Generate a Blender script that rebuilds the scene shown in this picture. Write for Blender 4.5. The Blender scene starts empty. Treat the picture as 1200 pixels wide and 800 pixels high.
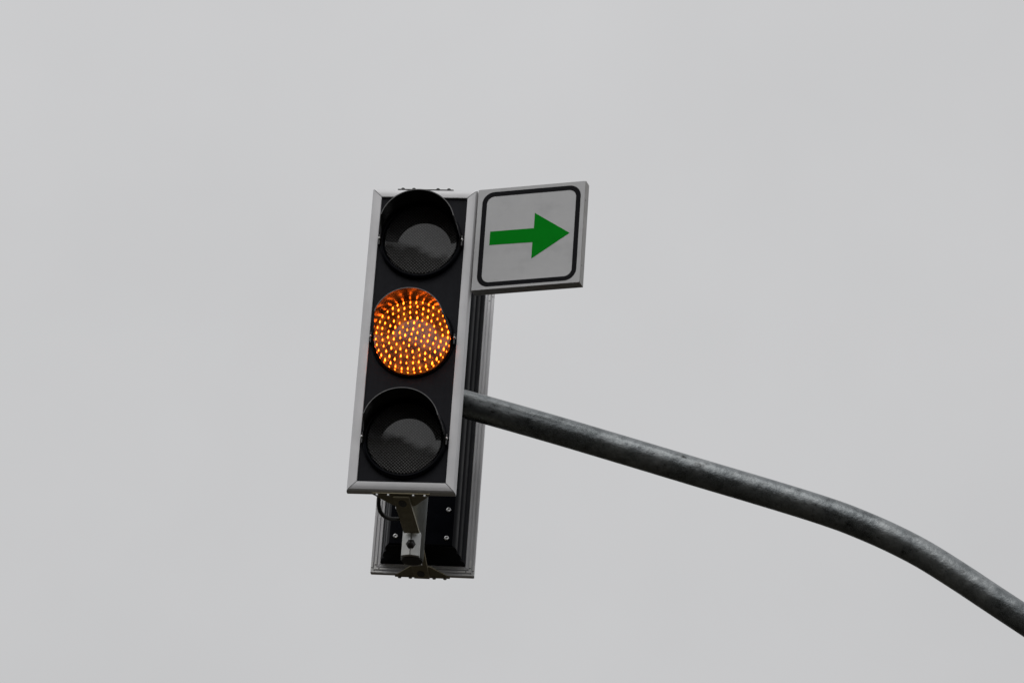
import bpy, bmesh, math, random
from mathutils import Vector, Matrix, Euler

random.seed(7)
PI = math.pi
scene = bpy.context.scene
COL = scene.collection

# ------------------------------------------------------------------ helpers
class MB:
    """collects shapes with a material slot index, then links them as one mesh object"""
    def __init__(self):
        self.v, self.f, self.m, self.s = [], [], [], []
    def add(self, verts, faces, mat=0, smooth=False):
        o = len(self.v)
        self.v += [tuple(p) for p in verts]
        for f in faces:
            self.f.append([i + o for i in f]); self.m.append(mat); self.s.append(smooth)
    def box(self, c, d, rot=None, mat=0, bevel=0.0):
        bm = bmesh.new()
        bmesh.ops.create_cube(bm, size=1.0)
        for v in bm.verts:
            v.co = Vector((v.co.x * d[0], v.co.y * d[1], v.co.z * d[2]))
        if bevel:
            bmesh.ops.bevel(bm, geom=bm.edges[:], offset=bevel, segments=2, profile=0.5, affect='EDGES')
        M = Matrix.Translation(c) @ (rot.to_matrix().to_4x4() if rot else Matrix())
        bm.verts.ensure_lookup_table()
        self.add([M @ v.co for v in bm.verts], [[v.index for v in f.verts] for f in bm.faces], mat)
        bm.free()
    def tube(self, pts, r, n=16, mat=0, caps=True, smooth=True):
        P = [Vector(p) for p in pts]
        rr = r if isinstance(r, (list, tuple)) else [r] * len(P)
        t0 = (P[1] - P[0]).normalized()
        a = Vector((0, 1, 0)) if abs(t0.y) < 0.9 else Vector((1, 0, 0))
        nrm = (a - t0 * a.dot(t0)).normalized()
        V = []
        for i, p in enumerate(P):
            t = (P[min(i + 1, len(P) - 1)] - P[max(i - 1, 0)]).normalized()
            nrm = (nrm - t * nrm.dot(t)).normalized()
            b = t.cross(nrm)
            for k in range(n):
                q = 2 * PI * k / n
                V.append(p + (nrm * math.cos(q) + b * math.sin(q)) * rr[i])
        F = []
        for i in range(len(P) - 1):
            for k in range(n):
                k2 = (k + 1) % n
                F.append([i * n + k, i * n + k2, (i + 1) * n + k2, (i + 1) * n + k])
        self.add(V, F, mat, smooth)
        if caps:
            self.add(V[:n], [list(range(n))[::-1]], mat)
            self.add(V[-n:], [list(range(n))], mat)
    def lathe(self, prof, c=(0, 0, 0), n=48, mat=0, smooth=True, closed=False):
        """prof: (radius, y) pairs turned about the y axis"""
        V, F = [], []
        for r, y in prof:
            for k in range(n):
                q = 2 * PI * k / n
                V.append((c[0] + r * math.cos(q), c[1] + y, c[2] + r * math.sin(q)))
        m = len(prof)
        for i in range(m if closed else m - 1):
            j = (i + 1) % m
            for k in range(n):
                k2 = (k + 1) % n
                F.append([i * n + k, i * n + k2, j * n + k2, j * n + k])
        self.add(V, F, mat, smooth)
    def prism(self, poly, z0, z1, mat=0, axis='z'):
        """poly in the plane across the axis, pushed out between z0 and z1"""
        n = len(poly)
        def mk(p, h):
            if axis == 'z': return (p[0], p[1], h)
            if axis == 'y': return (p[0], h, p[1])
            return (h, p[0], p[1])
        V = [mk(p, z0) for p in poly] + [mk(p, z1) for p in poly]
        F = [list(range(n))[::-1], [n + i for i in range(n)]]
        for i in range(n):
            j = (i + 1) % n
            F.append([i, j, n + j, n + i])
        self.add(V, F, mat)
    def build(self, name, mats, parent=None, auto=None):
        me = bpy.data.meshes.new(name)
        me.from_pydata(self.v, [], self.f)
        mats = mats if isinstance(mats, (list, tuple)) else [mats]
        for m in mats: me.materials.append(m)
        for p, mi, sm in zip(me.polygons, self.m, self.s):
            p.material_index = mi; p.use_smooth = sm
        bm = bmesh.new(); bm.from_mesh(me)
        bmesh.ops.remove_doubles(bm, verts=bm.verts, dist=1e-6)
        bmesh.ops.recalc_face_normals(bm, faces=bm.faces)
        if auto is not None:
            for e in bm.edges:
                e.smooth = len(e.link_faces) == 2 and e.calc_face_angle(0) < auto
            for f in bm.faces: f.smooth = True
        bm.to_mesh(me); bm.free()
        o = bpy.data.objects.new(name, me)
        COL.objects.link(o)
        if parent: o.parent = parent
        return o

def thing(name, label, cat, loc, rotz=0, group=None):
    o = bpy.data.objects.new(name, None)
    o.empty_display_size = 0.1
    COL.objects.link(o)
    o.location = loc; o.rotation_euler = (0, 0, rotz)
    o['label'] = label; o['category'] = cat
    if group: o['group'] = group
    return o

def copy_tree(o, parent=None):
    c = o.copy(); COL.objects.link(c)
    if parent: c.parent = parent
    for ch in list(o.children): copy_tree(ch, c)
    return c

# ------------------------------------------------------------------ materials
def mat(name):
    m = bpy.data.materials.new(name); m.use_nodes = True
    nt = m.node_tree
    return m, nt, nt.nodes['Principled BSDF']

def N(nt, typ, **kw):
    n = nt.nodes.new(typ)
    for k, v in kw.items():
        if k in n.inputs: n.inputs[k].default_value = v
        else: setattr(n, k, v)
    return n

def ramp(nt, fac, stops):
    r = nt.nodes.new('ShaderNodeValToRGB')
    nt.links.new(fac, r.inputs[0])
    el = r.color_ramp.elements
    while len(el) < len(stops): el.new(0.5)
    for e, (p, c) in zip(el, stops):
        e.position = p; e.color = (*c, 1) if len(c) == 3 else c
    return r.outputs[0]

def noise(nt, scale, detail=4, rough=0.6, stretch=None, coord='Object'):
    tc = nt.nodes.new('ShaderNodeTexCoord')
    src = tc.outputs[coord]
    if stretch:
        mp = nt.nodes.new('ShaderNodeMapping'); mp.inputs['Scale'].default_value = stretch
        nt.links.new(src, mp.inputs[0]); src = mp.outputs[0]
    n = N(nt, 'ShaderNodeTexNoise', Scale=scale, Detail=detail, Roughness=rough)
    nt.links.new(src, n.inputs['Vector'])
    return n.outputs['Fac']

def bump(nt, b, height, strength, dist=0.001):
    n = N(nt, 'ShaderNodeBump', Strength=strength, Distance=dist)
    nt.links.new(height, n.inputs['Height']); nt.links.new(n.outputs[0], b.inputs['Normal'])

def plain(name, c0, c1, rough, metal=0.0, scale=20, spec=0.5, r1=None, bmp=0, coat=0, stretch=None):
    m, nt, b = mat(name)
    f = noise(nt, scale, 5, 0.65, stretch)
    nt.links.new(ramp(nt, f, [(0.3, c0), (0.7, c1)]), b.inputs['Base Color'])
    b.inputs['Metallic'].default_value = metal
    b.inputs['Specular IOR Level'].default_value = spec
    if r1 is None: b.inputs['Roughness'].default_value = rough
    else:
        g = noise(nt, scale * 1.7, 4)
        rr = ramp(nt, g, [(0.3, (rough,) * 3), (0.7, (r1,) * 3)])
        nt.links.new(rr, b.inputs['Roughness'])
    if bmp: bump(nt, b, noise(nt, scale * 6, 3), bmp)
    b.inputs['Coat Weight'].default_value = coat
    return m

M = {}
M['alu'] = plain('anodised_aluminium', (.70, .70, .715), (.79, .79, .805), .5, .3, 9, r1=.58, bmp=.02)
M['alu_key'] = plain('raw_aluminium', (.84, .84, .83), (.90, .90, .89), .5, .1, 40)
M['black'] = plain('black_enamel', (.0090, .0096, .0136), (.0136, .0143, .0190), .42, 0, 40, spec=.13, r1=.58, bmp=.02, stretch=(1, 1, .12))
M['housing'] = plain('black_plastic', (.0016, .0019, .0034), (.0026, .0031, .0062), .28, 0, 14, spec=.07, r1=.4)
M['visor'] = plain('visor_black', (.0022, .0022, .0026), (.0036, .0036, .0044), .17, 0, 18, spec=.9, r1=.26)
M['visor_edge'] = plain('visor_edge_highlight', (.10, .10, .105), (.18, .18, .18), .35, 0, 60)  # paler rim colour paints in the light caught by the edge
_nt = M['visor'].node_tree
bump(_nt, _nt.nodes['Principled BSDF'], noise(_nt, 22, 2), .35, .006)     # the sheet is slightly wavy
M['zinc'] = plain('yellow_zinc_steel', (.27, .24, .16), (.38, .34, .23), .45, .5, 30, r1=.6)
M['galv'] = plain('galvanised_clamp', (.52, .54, .54), (.66, .66, .63), .35, .8, 25, r1=.5)
M['tube'] = plain('galvanised_tube', (.52, .57, .60), (.64, .68, .70), .35, .9, 16, r1=.5)
M['bolt'] = plain('bolt_steel', (.55, .55, .55), (.7, .7, .7), .3, 1.0, 60)
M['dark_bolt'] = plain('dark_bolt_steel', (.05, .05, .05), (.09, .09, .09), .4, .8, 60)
M['rubber'] = plain('cable_rubber', (.008, .008, .008), (.014, .014, .014), .5, 0, 30)
M['sticker'] = plain('yellowed_plug', (.42, .38, .22), (.52, .48, .32), .6, 0, 60)

# weathered galvanised mast: metal with darker spangle blotches and dull stains
def mast_material():
    m, nt, b = mat('weathered_galvanised_steel')
    big = noise(nt, 14, 6, 0.72)
    fine = noise(nt, 70, 5, 0.7)
    mx = N(nt, 'ShaderNodeMix', data_type='RGBA', blend_type='MULTIPLY')
    mx.inputs['Factor'].default_value = 0.8
    nt.links.new(ramp(nt, big, [(.3, (.10, .112, .118)), (.46, (.205, .222, .230)), (.68, (.33, .348, .355))]), mx.inputs['A'])
    nt.links.new(ramp(nt, fine, [(.32, (.45, .45, .46)), (.45, (.95, .95, .95)), (.7, (1, 1, 1))]), mx.inputs['B'])
    pits = noise(nt, 22, 7, .75, (1, 1, 1.4))
    m3 = N(nt, 'ShaderNodeMix', data_type='RGBA', blend_type='MULTIPLY'); m3.inputs['Factor'].default_value = 1
    nt.links.new(mx.outputs['Result'], m3.inputs['A'])
    nt.links.new(ramp(nt, pits, [(.31, (.16, .155, .15)), (.40, (.8, .8, .8)), (.5, (1, 1, 1))]), m3.inputs['B'])
    nt.links.new(m3.outputs['Result'], b.inputs['Base Color'])
    b.inputs['Metallic'].default_value = .72
    nt.links.new(ramp(nt, big, [(.3, (.22,) * 3), (.7, (.38,) * 3)]), b.inputs['Roughness'])
    ad = N(nt, 'ShaderNodeMath', operation='ADD')
    nt.links.new(noise(nt, 32, 6, .62), ad.inputs[0])
    fm = N(nt, 'ShaderNodeMath', operation='MULTIPLY'); fm.inputs[1].default_value = .25; nt.links.new(fine, fm.inputs[0]); nt.links.new(fm.outputs[0], ad.inputs[1])
    bump(nt, b, ad.outputs[0], .5, .006)
    return m
M['mast'] = mast_material()

def sign_material():
    m, nt, b = mat('reflective_sheeting')
    f = noise(nt, 10, 4, .55, (1, 1, 1.5))
    g = noise(nt, 60, 3, .5)
    mx = N(nt, 'ShaderNodeMix', data_type='RGBA', blend_type='MULTIPLY'); mx.inputs['Factor'].default_value = 1
    nt.links.new(ramp(nt, f, [(.30, (.545, .55, .56)), (.46, (.62, .625, .635)), (.8, (.655, .66, .67))]), mx.inputs['A'])
    nt.links.new(ramp(nt, g, [(.3, (.97, .97, .97)), (.7, (1, 1, 1))]), mx.inputs['B'])
    nt.links.new(mx.outputs['Result'], b.inputs['Base Color'])
    b.inputs['Roughness'].default_value = .45
    return m
M['sheet'] = sign_material()
M['sign_black'] = plain('sign_black_print', (.0028, .0028, .0048), (.0045, .0045, .007), .45, 0, 25, spec=.1)
M['sign_green'] = plain('sign_green_print', (.0003, .27, .011), (.0005, .295, .013), .42, 0, 25, spec=.03)
M['sign_rim'] = plain('sign_edge_aluminium', (.40, .395, .385), (.48, .475, .46), .5, .5, 22, r1=.6)

def dot_lens(name, base, dot, pitch, emit=None):
    """dark moulded lens with fine rows of dimples under a clear glossy skin"""
    m, nt, b = mat(name)
    tc = nt.nodes.new('ShaderNodeTexCoord')
    sp = nt.nodes.new('ShaderNodeSeparateXYZ'); nt.links.new(tc.outputs['Object'], sp.inputs[0])
    def wave(sock, k):
        a = N(nt, 'ShaderNodeMath', operation='MULTIPLY'); a.inputs[1].default_value = k
        nt.links.new(sock, a.inputs[0])
        s = N(nt, 'ShaderNodeMath', operation='SINE'); nt.links.new(a.outputs[0], s.inputs[0])
        return s.outputs[0]
    pr = N(nt, 'ShaderNodeMath', operation='MULTIPLY')
    nt.links.new(wave(sp.outputs['X'], PI / pitch), pr.inputs[0])
    nt.links.new(wave(sp.outputs['Z'], PI / (pitch * .95)), pr.inputs[1])
    jit = noise(nt, 260, 2)
    ml = N(nt, 'ShaderNodeMath', operation='MULTIPLY_ADD'); ml.inputs[1].default_value = .5; ml.inputs[2].default_value = -.25
    nt.links.new(jit, ml.inputs[0])
    sm = N(nt, 'ShaderNodeMath', operation='ADD'); nt.links.new(pr.outputs[0], sm.inputs[0]); nt.links.new(ml.outputs[0], sm.inputs[1])
    col = ramp(nt, sm.outputs[0], [(.62, base), (1.0, dot)])
    nt.links.new(col, b.inputs['Base Color'])
    b.inputs['Roughness'].default_value = .35
    b.inputs['Coat Weight'].default_value = 1.0
    b.inputs['Coat Roughness'].default_value = .04
    b.inputs['Coat IOR'].default_value = 1.66
    bump(nt, b, pr.outputs[0], .6, .0015)
    return m
M['lens_off'] = dot_lens('smoked_lens', (.0015, .0015, .002), (.15, .15, .155), .0042)

def amber_lens():
    m, nt, b = mat('lit_amber_lens')
    f = noise(nt, 55, 4, .7)
    nt.links.new(ramp(nt, f, [(.35, (.03, .006, .001)), (.7, (.10, .02, .003))]), b.inputs['Base Color'])
    nt.links.new(ramp(nt, f, [(.36, (.035, .006, .0008)), (.52, (.15, .032, .006)), (.75, (.42, .10, .012))]), b.inputs['Emission Color'])
    b.inputs['Emission Strength'].default_value = 1.15
    b.inputs['Roughness'].default_value = .3
    b.inputs['Coat Weight'].default_value = 1.0
    b.inputs['Coat Roughness'].default_value = .04
    b.inputs['Coat IOR'].default_value = 1.66
    return m
M['lens_amber'] = amber_lens()

def led(name, col, st):
    m, nt, b = mat(name)
    b.inputs['Base Color'].default_value = (.3, .1, .02, 1)
    f = noise(nt, 70, 2)
    mm = N(nt, 'ShaderNodeMapRange'); mm.inputs['To Min'].default_value = st * .7; mm.inputs['To Max'].default_value = st * 1.3
    mm.inputs['From Min'].default_value = .3; mm.inputs['From Max'].default_value = .7
    nt.links.new(f, mm.inputs[0]); nt.links.new(mm.outputs[0], b.inputs['Emission Strength'])
    b.inputs['Emission Color'].default_value = (*col, 1)
    return m
M['led_core'] = led('led_core', (1.0, .120, .007), 11.5)
M['led_halo'] = led('led_halo', (1.0, .14, .004), .72)

# ------------------------------------------------------------------ dimensions measured from the photograph
W, H = .27, .8334                      # outer size of a signal frame
O = Vector((-.24675342, 8.13634005, 5.33942578))   # centre of the near frame
YAW = -.1170981                        # the near head is turned a little to the left
YM = .29                               # distance from the near frame back to the mounting tube
Zr = Matrix.Rotation(YAW, 3, 'Z')
GRP = 'traffic light heads on the mast arm'

# ------------------------------------------------------------------ the signal head
def frame_mesh(mb):
    prof = [(.0250, .0060), (.0250, -.0030), (.0244, -.0042), (.0210, -.0044), (.0150, -.0042), (.0095, -.0035), (.0055, -.0021),
            (.0025, .0010), (.0008, .0040), (.0, .0080), (.0, .0190), (.0008, .0200),
            (.0060, .0200), (.0060, .0150), (.0092, .0150), (.0092, .0200), (.0150, .0200), (.0150, .0150), (.0182, .0150), (.0182, .0200),
            (.0262, .0200), (.0262, .0060)]
    gap = .0011
    n = len(prof)
    for side in range(4):
        L = W / 2 if side % 2 == 0 else H / 2          # half length along the rail
        D = H / 2 if side % 2 == 0 else W / 2          # distance of its outer edge
        V = []
        for e in (-1, 1):
            for d, y in prof:
                a, c = e * (L - d - gap), D - d
                V.append({0: (a, y, c), 1: (c, y, a), 2: (a, y, -c), 3: (-c, y, a)}[side])
        F = [[i, (i + 1) % n, n + (i + 1) % n, n + i] for i in range(n)] + [list(range(n)), [n + i for i in range(n)]]
        mb.add(V, F)

def corner_key(mb, sx, sz):
    a0, a1, ln = .0012, .0055, .030
    b0, b1, lm = .0098, .0145, .034
    X, Z = W / 2, H / 2
    for d0, d1, l in ((a0, a1, ln), (b0, b1, lm)):
        x1, z1, x0, z0 = X - d0, Z - d0, X - d1, Z - d1
        poly = [(x1, z1), (x1, z1 - l), (x0, z1 - l), (x0, z0), (x1 - l, z0), (x1 - l, z1)]
        mb.prism([(sx * p[0], sz * p[1]) for p in poly], .0195, .0212, 0, 'y')
    mb.prism([(sx * (X - d), sz * (Z - d + e)) for d, e in ((.0045, -.001), (.0055, .001), (.0115, -.005), (.0105, -.007))], .0194, .0208, 0, 'y')
    for (dx, dz) in ((.0122, .022), (.022, .0122), (.0034, .014)):
        mb.lathe([(.0016, 0), (.0016, .0012), (.0001, .0012)], (sx * (X - dx), .021, sz * (Z - dz)), 8, 1, False)

def housing_mesh(mb):
    y0, y1 = .016, .120
    xa, xb, za, zb = .1085, .0815, .3900, .3725
    pts = []
    k = 3
    for i in range(k):
        for u, out in ((0.0, 0.0), (.15, .0042), (.5, .0055), (.78, .0042), (.9, 0.0)):
            t = (i + u) / k
            if t > .93: break
            pts.append((xa + (xb - xa) * t + out, y0 + (y1 - y0) * t, za + (zb - za) * t))
    pts.append((xb + .003, y1 - .004, zb + .002)); pts.append((xb, y1, zb - .001))
    n = len(pts)
    V = []
    for sx in (1, -1):
        for sz in (1, -1):
            for x, y, z in pts: V.append((sx * x, y, sz * z))
    q = lambda s, z, i: (0 if s > 0 else 2) * n + (0 if z > 0 else 1) * n + i
    F = []
    for i in range(n - 1):
        F.append([q(1, 1, i), q(1, 1, i + 1), q(1, -1, i + 1), q(1, -1, i)])
        F.append([q(-1, 1, i), q(-1, -1, i), q(-1, -1, i + 1), q(-1, 1, i + 1)])
        F.append([q(1, 1, i), q(-1, 1, i), q(-1, 1, i + 1), q(1, 1, i + 1)])
        F.append([q(1, -1, i), q(1, -1, i + 1), q(-1, -1, i + 1), q(-1, -1, i)])
    F.append([q(1, 1, n - 1), q(-1, 1, n - 1), q(-1, -1, n - 1), q(1, -1, n - 1)])
    mb.add(V, F)
    # the joints between the three stacked compartments, as raised seam strips on the back
    for z in (-.1365, .1365):
        mb.box((0, y1 + .001, z), (.155, .004, .010), None, 0, .001)

def visor_mesh(mb, cz, rb=.1035, rf=.0955, L=.106):
    n, m, th = 40, 12, .0022
    grid = {}
    for i in range(m + 1):
        t = i / m
        y = -t * L
        p0 = math.radians(-13) if t < .12 else math.radians(-1 + 15 * (t - .12) / .88)
        for j in range(n + 1):
            a = p0 + (PI - 2 * p0) * j / n
            for w in (0, 1):
                r = rb + (rf - rb) * t ** .85 + (0 if w else -th)
                grid[i, j, w] = Vector((r * math.cos(a), y, cz + r * math.sin(a)))
    keys = list(grid); idx = {k: c for c, k in enumerate(keys)}
    F = []
    g = lambda i, j, w: idx[i, j, w]
    for i in range(m):
        for j in range(n):
            for w in (0, 1):
                F.append([g(i, j, w), g(i, j + 1, w), g(i + 1, j + 1, w), g(i + 1, j, w)])
    E = []
    for j in range(n):
        F.append([g(0, j, 0), g(0, j + 1, 0), g(0, j + 1, 1), g(0, j, 1)])
        E.append([g(m, j, 0), g(m, j + 1, 0), g(m, j + 1, 1), g(m, j, 1)])
    for i in range(m):
        for j in (0, n):
            F.append([g(i, j, 0), g(i + 1, j, 0), g(i + 1, j, 1), g(i, j, 1)])
    V = [grid[k] for k in keys]
    mb.add(V, F); mb.add(V, E, 1)

AMBER_R, AMBER_H, AMBER_Y = .0960, .0095, -.024
def amber_y(r):
    Rs = (AMBER_R ** 2 + AMBER_H ** 2) / (2 * AMBER_H)
    return AMBER_Y - (math.sqrt(Rs * Rs - r * r) - (Rs - AMBER_H))

def make_lamp(head, cz, kind, tilt=0.0):
    off = Vector((0, 0, H / 2))
    mb = MB()
    if kind == 'amber':
        prof = [(AMBER_R, .004), (AMBER_R, -.019), (AMBER_R - .0006, -.0235)]
        prof += [(r, amber_y(r)) for r in [AMBER_R * k / 20 for k in range(19, 0, -1)] + [.0004]]
        mb.lathe(prof, (0, 0, cz), 64)
        lens = mb.build('lamp', M['lens_amber'], head)
        lens['label'] = 'lit amber lamp with glowing dots'
    else:
        R, h, y0 = .0935, .0075, -.009
        Rs = (R * R + h * h) / (2 * h)
        prof = [(R, .004), (R, y0 + .0005)] + [(r, y0 - (math.sqrt(Rs * Rs - r * r) - (Rs - h))) for r in [R * k / 20 for k in range(20, 0, -1)] + [.0004]]
        mb.lathe(prof, (0, 0, cz), 64)
        lens = mb.build('lamp', M['lens_off'], head)
    for v in lens.data.vertices: v.co.y -= (v.co.z - cz) * tilt      # each moulded lens sits a little differently
    lens.location = off
    b = MB()
    b.lathe([(.0975, .004), (.0975, -.003), (.1012, -.0045), (.1022, -.0050), (.1036, -.0046), (.1046, -.003), (.1046, .004)] if kind == 'amber' else
            [(.0938, .004), (.0938, -.006), (.0955, -.0100), (.0985, -.0118), (.1020, -.0110), (.1048, -.007), (.1048, .004)], (0, 0, cz), 64)
    b.build('bezel', M['housing'], lens)
    v = MB()
    if kind == 'amber': visor_mesh(v, cz, .1015, .0885, .118)
    else: visor_mesh(v, cz)
    v.build('visor', [M['visor'], M['visor_edge']], lens, math.radians(40))
    for s in (-1, 1):
        c = MB()
        c.lathe([(.0036, -.0150), (.0034, -.0178), (.0022, -.0192), (.0001, -.0197)], (s * .1052, 0, cz), 12)
        c.build('visor_screw', M['bolt'], lens)
        tb = MB()
        tb.prism([(s * .1036, -.0155), (s * .1068, -.0155), (s * .1068, .003), (s * .1036, .003)], cz - .016, cz + .012)
        tb.build('visor_tab', M['visor'], lens)
    if kind == 'amber':
        a = MB()
        rnd = random.Random(3)
        spots = [(0.0, 0.0)]
        for k in range(1, 7):
            ph = rnd.random()
            for i in range(6 * k):
                q = 2 * PI * (i + ph) / (6 * k)
                rr = k * .0151 + rnd.uniform(-.0012, .0012)
                spots.append((rr * math.cos(q) + rnd.uniform(-.0012, .0012), rr * math.sin(q) + rnd.uniform(-.0010, .0010)))
        Rs = (AMBER_R ** 2 + AMBER_H ** 2) / (2 * AMBER_H)
        for x, z in spots:
            r = math.hypot(x, z)
            if r > .0945: continue
            y = amber_y(r)
            nrm = Vector((x / Rs, -math.sqrt(1 - (r / Rs) ** 2), z / Rs))
            if r > .0855:
                q = math.atan2(z, x)
                rad = Vector((math.cos(q), 0, math.sin(q))); tg = Vector((-math.sin(q), 0, math.cos(q)))
                for mi, (wt, wy, dp) in enumerate(((.0017, .0042, .0006), (.0031, .0075, .0003))):
                    bm = bmesh.new(); bmesh.ops.create_icosphere(bm, subdivisions=2, radius=1)
                    bm.verts.ensure_lookup_table()
                    c = Vector((0, -.0165, cz)) + rad * AMBER_R
                    a.add([c + tg * v_.co.x * wt + Vector((0, v_.co.y * wy, 0)) + rad * v_.co.z * dp for v_ in bm.verts],
                          [[w.index for w in f.verts] for f in bm.faces], mi, True)
                    bm.free()
            up = (Vector((0, 0, 1)) - nrm * nrm.z).normalized(); rt = up.cross(nrm)
            for mi, (sx, sz, sd, dz) in enumerate(((.0019, .0040, .0016, 0), (.0029, .0056, .0007, .0006))):
                s = rnd.uniform(.74, 1.12)
                if r > .085: sz = sz * 1.15
                bm = bmesh.new(); bmesh.ops.create_icosphere(bm, subdivisions=2, radius=1)
                bm.verts.ensure_lookup_table()
                c = Vector((x, y, cz + z)) - nrm * .0002 + up * dz
                P = []
                for vv in bm.verts:
                    taper = 1 - .35 * vv.co.z       # drop shaped, fuller at the bottom
                    P.append(c + rt * vv.co.x * sx * s * taper + up * vv.co.z * sz * s - nrm * -vv.co.y * sd)
                a.add(P, [[q.index for q in f.verts] for f in bm.faces], mi, True)
                bm.free()
        for _ in range(260):                       # small stray glints in the moulded lens
            q, r = rnd.uniform(0, 2 * PI), .093 * math.sqrt(rnd.random())
            c = Vector((r * math.cos(q), amber_y(r) - .0002, cz + r * math.sin(q)))
            w = rnd.uniform(.0006, .0012)
            a.add([c + Vector((w, 0, 0)), c + Vector((0, 0, w * 1.5)), c - Vector((w, 0, 0)), c - Vector((0, 0, w * 1.5)), c - Vector((0, w * .6, 0))],
                  [[0, 1, 4], [1, 2, 4], [2, 3, 4], [3, 0, 4], [3, 2, 1, 0]], 1)
        la = a.build('led_array', [M['led_core'], M['led_halo']], lens)
        for v in la.data.vertices: v.co.y -= (v.co.z - cz) * tilt
    return lens

def bracket(head, sgn):
    """plate screwed to the top or bottom of the frame, with a channel reaching back to the mounting tube"""
    z = sgn * (H / 2)
    t = sgn * .0026
    reach = YM - .044
    start = .014 if sgn < 0 else .055
    mb = MB()
    poly = [(-.0715, .004), (.0715, .004), (.0715, .012), (.026, .082), (-.026, .082), (-.0715, .012)]
    mb.prism(poly, z + sgn * .0004, z + t)
    # box section reaching back to the mounting tube
    b_ = z + t + sgn * .0065
    mb.box((0, (start + reach) / 2, (z + t + b_) / 2 + sgn * .0004), (.040, reach - start, .0065), None, 0, .001)
    br = mb.build('mounting_bracket', M['zinc'] if sgn < 0 else M['dark_bolt'], head)  # top bracket and its bolts are darker: backlit shade put into the colour
    br.location = (0, 0, H / 2)
    for x in (-.059, -.031, .031, .059):
        c = MB()
        c.prism([(x + .0046 * math.cos(k * PI / 3), .0095 + .0046 * math.sin(k * PI / 3)) for k in range(6)], z + t, z + t + sgn * .0042)
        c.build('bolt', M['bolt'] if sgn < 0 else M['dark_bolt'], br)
    c = MB()
    c.prism([(.010 * math.cos(k * PI / 8), .05 + .020 * math.sin(k * PI / 8)) for k in range(16)], b_ + sgn * .0004, b_ + sgn * .0016)
    c.build('slot', M['dark_bolt'], br)
    return br

def make_head():
    t = thing('traffic_light', 'black three lamp traffic light with its amber lamp lit and a silver frame', 'traffic light',
              O + Vector((0, 0, -H / 2)), YAW, GRP)
    up = (0, 0, H / 2)
    mb = MB(); frame_mesh(mb)
    fr = mb.build('frame', M['alu'], t, math.radians(25)); fr.location = up
    for sx in (-1, 1):
        for sz in (-1, 1):
            kb = MB(); corner_key(kb, sx, sz); kb.build('corner_key', [M['alu_key'], M['dark_bolt']], fr)
    mb = MB(); mb.box((0, .006, 0), (W - .010, .008, H - .010))
    mb.build('front_panel', M['black'], t).location = up
    mb = MB(); housing_mesh(mb)
    hs = mb.build('housing', M['housing'], t, math.radians(35)); hs.location = up
    for zc in (-.2745, 0, .2745):
        for dz in (-.078, 0.0):
            for x in (-.066, .066):
                c = MB()
                c.lathe([(.0066, 0), (.0066, .0015), (.0052, .0030), (.0030, .0034), (.0024, .0014), (.0001, .0012)], (x, .120, zc + dz), 16)
                c.build('screw', M['bolt'], hs)
    for zc, k, tl in ((.2727, 'off', .050), (0.0, 'amber', .045), (-.2727, 'off', .062)):
        make_lamp(t, zc - .005, k, tl)
    bracket(t, -1); bracket(t, 1)
    return t

def spline(pts, k):
    P = [Vector(p) for p in pts]
    out = []
    for i in range(len(P) - 1):
        a, b, c, d = P[max(i - 1, 0)], P[i], P[i + 1], P[min(i + 2, len(P) - 1)]
        for j in range(k):
            t = j / k
            out.append(.5 * ((2 * b) + (c - a) * t + (2 * a - 5 * b + 4 * c - d) * t * t + (3 * b - a - 3 * c + d) * t ** 3))
    out.append(P[-1])
    return out

near = make_head()
far = copy_tree(near)
for ch in far.children:
    if 'label' in ch: del ch['label']            # the far lamps are out of sight
far['label'] = 'traffic light facing away behind the amber one, showing its dark ribbed back'
far.location = O + Zr @ Vector((-.0085, .570, -H / 2 - .002))
far.rotation_euler = (0, 0, YAW + PI + .035)

cb = MB()
pts = [(-.060, .055, -.385), (-.061, .060, -.424), (-.056, .080, -.440), (-.044, .112, -.440), (-.028, .150, -.427), (-.010, .190, -.408)]
cb.tube(spline(pts, 8), .0052, 10)
cb.build('cable', M['rubber'], near).location = (0, 0, H / 2)

# ------------------------------------------------------------------ the pole: mast arm, mounting tube and clamps
base_local = Vector((3.12, YM, 0))
ground = O + Zr @ base_local
pole = thing('street_pole', 'weathered grey steel pole whose curved arm carries both traffic lights', 'pole', (ground.x, ground.y, 0), YAW)
OZ = O.z - .003
def loc(x, y, z): return Vector((x - base_local.x, y - YM, z + OZ))     # head coordinates to pole coordinates
path = [(-.004, -.0160), (.1048, -.0463), (.317, -.1055), (.5162, -.1635), (.7134, -.2218), (.86, -.2645), (.9734, -.2985), (1.045, -.3215), (1.1022, -.3425),
        (1.1877, -.3795), (1.2729, -.4235), (1.3577, -.4770), (1.4418, -.5340), (1.5254, -.5905), (1.75, -.742), (2.05, -.945), (2.40, -1.18),
        (2.70, -1.42), (2.92, -1.72), (3.06, -2.12), (3.12, -2.6), (3.12, -3.4), (3.12, -4.4), (3.12, -OZ)]
mb = MB()
mb.tube(spline([loc(x, YM, z) for x, z in path], 8), .0362, 48)
mb.build('mast_arm', M['mast'], pole)
mb = MB()
mb.tube([loc(0, YM, -.478), loc(0, YM, .47)], .0285, 40)
mb.tube([loc(0, YM, -.4815), loc(0, YM, -.4782)], .0270, 40, 1)  # dark cap stands for the shade in the open tube end
mb.build('mounting_tube', [M['tube'], M['rubber']], pole)
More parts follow.
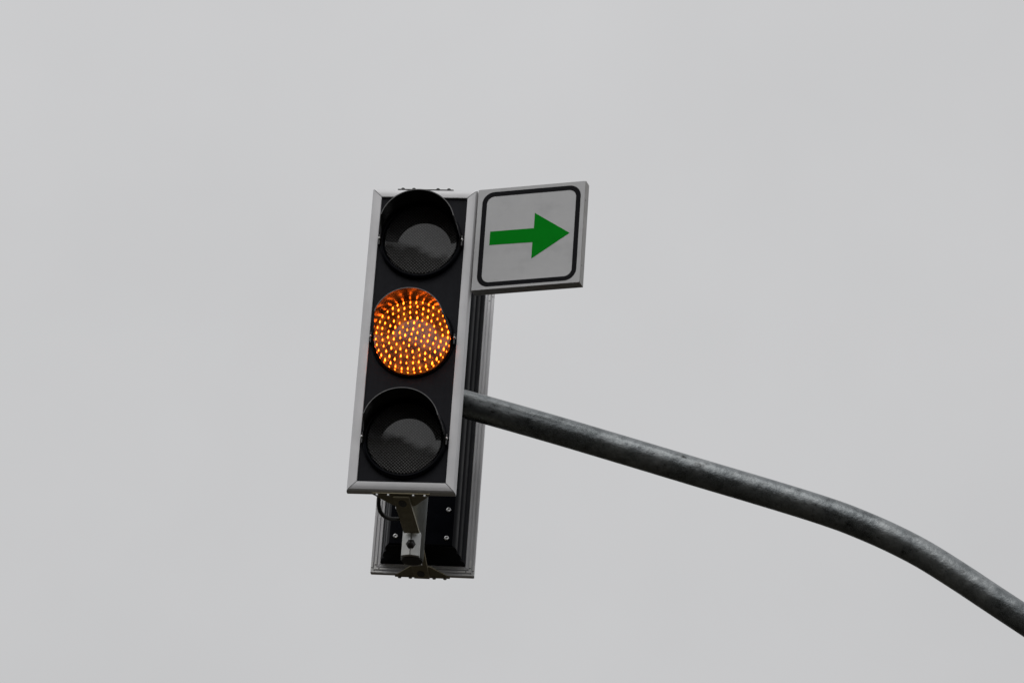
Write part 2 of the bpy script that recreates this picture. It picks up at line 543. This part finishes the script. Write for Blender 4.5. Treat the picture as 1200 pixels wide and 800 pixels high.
for zc in (-.4475, .4415):
    c = MB()
    hw, h2 = .0235, .0315
    poly = [(-hw, YM - .0345), (-.002, YM - .0425), (.001, YM - .0425), (hw - .002, YM - .0345), (hw - .002, YM + .0345), (.001, YM + .0400), (-.002, YM + .0400), (-hw, YM + .0345)]
    c.prism([tuple(loc(x, y, 0).xy) for x, y in poly], zc - h2 + OZ, zc + h2 + OZ)
    k = c.build('clamp', M['galv'], pole)
    for s in (-1, 1):
        b = MB()
        p = loc(0, YM + s * .0420, zc - .004)
        b.lathe([(.0125, 0), (.0125, s * .003), (.0085, s * .0032), (.0085, s * .0115), (.0001, s * .0118)], p, 6)
        b.build('clamp_bolt', M['dark_bolt'], k)

# ------------------------------------------------------------------ the turn arrow sign
S, B = .2853, -.2144657
sg = thing('arrow_sign', 'square white sign with a green right arrow in a black border', 'sign',
           O + Zr @ Vector((.1362, -.0022, .4168 - S)), YAW + B)
TH = .029
mb = MB()
mb.box((S / 2, TH / 2 + .0008, S / 2), (S, TH - .0016, S), None, 0, .0009)
bd = mb.build('sign_box', M['sign_rim'], sg)
for z in (.232, .05):
    sc = MB(); sc.lathe([(.0016, 0), (.0016, .0006), (.0001, .0007)], (0, 0, 0), 10)
    so = sc.build('screw', M['dark_bolt'], bd)
    so.rotation_euler = (0, 0, -PI / 2); so.location = (S, .006, z)

def rrect(x0, z0, x1, z1, r, n=10):
    P = []
    for cx, cz, a0 in ((x1 - r, z1 - r, 0), (x0 + r, z1 - r, 90), (x0 + r, z0 + r, 180), (x1 - r, z0 + r, 270)):
        for i in range(n + 1):
            a = math.radians(a0 + 90 * i / n)
            P.append((cx + r * math.cos(a), cz + r * math.sin(a)))
    return P
mb = MB()
mb.prism(rrect(.0012, .0012, S - .0012, S - .0012, .003), -.0004, .0006, 0, 'y')
mb.build('sign_face', M['sheet'], sg)
o_, i_ = rrect(.0135, .0085, S - .0115, S - .0108, .031), rrect(.0260, .0205, S - .0235, S - .0235, .020)
n = len(o_)
mb = MB()
V = [(p[0], -.0008, p[1]) for p in o_] + [(p[0], -.0008, p[1]) for p in i_] + [(p[0], -.0003, p[1]) for p in o_] + [(p[0], -.0003, p[1]) for p in i_]
F = []
for i in range(n):
    j = (i + 1) % n
    F += [[i, j, n + j, n + i], [i, j, 2 * n + j, 2 * n + i], [n + i, n + j, 3 * n + j, 3 * n + i], [2 * n + i, 2 * n + j, 3 * n + j, 3 * n + i]]
mb.add(V, F)
mb.build('border', M['sign_black'], sg)
mb = MB()
arrow = [(.0400, -.1219), (.0398, -.1593), (.1535, -.1625), (.1535, -.2073), (.2505, -.1440), (.1555, -.0789), (.1555, -.1240)]
arrow = [(.0400, -.1225), (.0400, -.1605), (.1540, -.1622), (.1540, -.2080), (.2505, -.1445), (.1555, -.0800), (.1555, -.1230)]
mb.prism([(x, S + z) for x, z in arrow], -.0008, -.0003, 0, 'y')
mb.build('arrow', M['sign_green'], sg)
for z in (.06, .225):
    mb = MB()
    mb.box((.004, TH + .016, z), (.075, .004, .030), None, 0, .0008)
    mb.build('mounting_strap', M['galv'], sg)

# ------------------------------------------------------------------ sky, sun
SUN_EL, SUN_AZ = math.radians(57), math.radians(205)     # high and behind the camera, hidden by cloud
world = bpy.data.worlds.new('World'); scene.world = world; world.use_nodes = True
nt = world.node_tree
bg = nt.nodes['Background']; bg.inputs['Strength'].default_value = .1
sky = nt.nodes.new('ShaderNodeTexSky'); sky.sky_type = 'NISHITA'; sky.sun_disc = False
sky.sun_elevation = SUN_EL; sky.sun_rotation = SUN_AZ; sky.dust_density = 6; sky.air_density = 1.5
hs = N(nt, 'ShaderNodeHueSaturation', Saturation=.25, Value=1.0); nt.links.new(sky.outputs[0], hs.inputs['Color'])
tc = nt.nodes.new('ShaderNodeTexCoord')
sp = nt.nodes.new('ShaderNodeSeparateXYZ'); nt.links.new(tc.outputs['Generated'], sp.inputs[0])
def math_node(op, a, b=None, c=None):
    n = N(nt, 'ShaderNodeMath', operation=op)
    for i, v in enumerate((a, b, c)):
        if v is None: continue
        if isinstance(v, (int, float)): n.inputs[i].default_value = v
        else: nt.links.new(v, n.inputs[i])
    return n.outputs[0]
X, Y, Zd = sp.outputs
# overcast: brighter overhead, soft uneven cloud
el = math_node('MAXIMUM', Zd, 0.0)
lum = math_node('MULTIPLY_ADD', el, 2.2, 5.2)
nz = N(nt, 'ShaderNodeTexNoise', Scale=4.5, Detail=5, Roughness=.55); nt.links.new(tc.outputs['Generated'], nz.inputs['Vector'])
nv = math_node('MULTIPLY', math_node('MULTIPLY_ADD', nz.outputs['Fac'], .24, .89), math_node('MULTIPLY_ADD', X, -.16, 1.0))
lum = math_node('MULTIPLY', lum, nv)
cl = N(nt, 'ShaderNodeCombineColor')
for i, k in enumerate((.992, .992, 1.003)): nt.links.new(math_node('MULTIPLY', lum, k), cl.inputs[i])
mx = N(nt, 'ShaderNodeMix', data_type='RGBA'); mx.inputs['Factor'].default_value = .9
nt.links.new(hs.outputs[0], mx.inputs['A']); nt.links.new(cl.outputs[0], mx.inputs['B'])
# dark land and skyline below, higher behind the viewer on the left
n2 = N(nt, 'ShaderNodeTexNoise', Scale=7, Detail=5, Roughness=.65); nt.links.new(tc.outputs['Generated'], n2.inputs['Vector'])
rise = math_node('MULTIPLY', math_node('MAXIMUM', math_node('MULTIPLY', Y, -1.0), 0.0), math_node('MULTIPLY_ADD', X, -.42, .15))
line = math_node('ADD', math_node('MAXIMUM', rise, 0.0), math_node('MULTIPLY_ADD', n2.outputs['Fac'], .18, -.07))
over = N(nt, 'ShaderNodeMapRange'); over.clamp = True
over.inputs['From Min'].default_value = -.04; over.inputs['From Max'].default_value = .04
nt.links.new(math_node('SUBTRACT', Zd, line), over.inputs[0])
m2 = N(nt, 'ShaderNodeMix', data_type='RGBA')
nt.links.new(over.outputs[0], m2.inputs['Factor'])
m2.inputs['A'].default_value = (.31, .285, .235, 1)
nt.links.new(mx.outputs['Result'], m2.inputs['B'])
nt.links.new(m2.outputs['Result'], bg.inputs['Color'])

sd = bpy.data.lights.new('sun', 'SUN'); sd.energy = .58; sd.angle = math.radians(46); sd.color = (1, .985, .965)
so = bpy.data.objects.new('sun', sd); COL.objects.link(so)
dirv = Vector((math.sin(SUN_AZ) * math.cos(SUN_EL), math.cos(SUN_AZ) * math.cos(SUN_EL), math.sin(SUN_EL)))
so.rotation_euler = dirv.to_track_quat('Z', 'Y').to_euler()

# ------------------------------------------------------------------ camera
cd = bpy.data.cameras.new('camera'); cam = bpy.data.objects.new('camera', cd); COL.objects.link(cam)
cd.sensor_fit = 'HORIZONTAL'; cd.sensor_width = 36; cd.lens = 36 * 4200.99 / 1200
cd.clip_start = .1; cd.clip_end = 5000
P, Rl = .4317077, -.0696039
Rm = Matrix.Rotation(P, 3, 'X') @ Matrix.Rotation(Rl, 3, 'Y') @ Matrix.Rotation(PI / 2, 3, 'X')
cam.matrix_world = Matrix.Translation((0, 0, 1.6)) @ Rm.to_4x4()
scene.camera = cam

scene.render.engine = 'CYCLES'
scene.cycles.use_denoising = True
scene.cycles.max_bounces = 8
scene.view_settings.view_transform = 'Standard'
scene.view_settings.look = 'None'
scene.view_settings.exposure = 0
scene.view_settings.gamma = 1
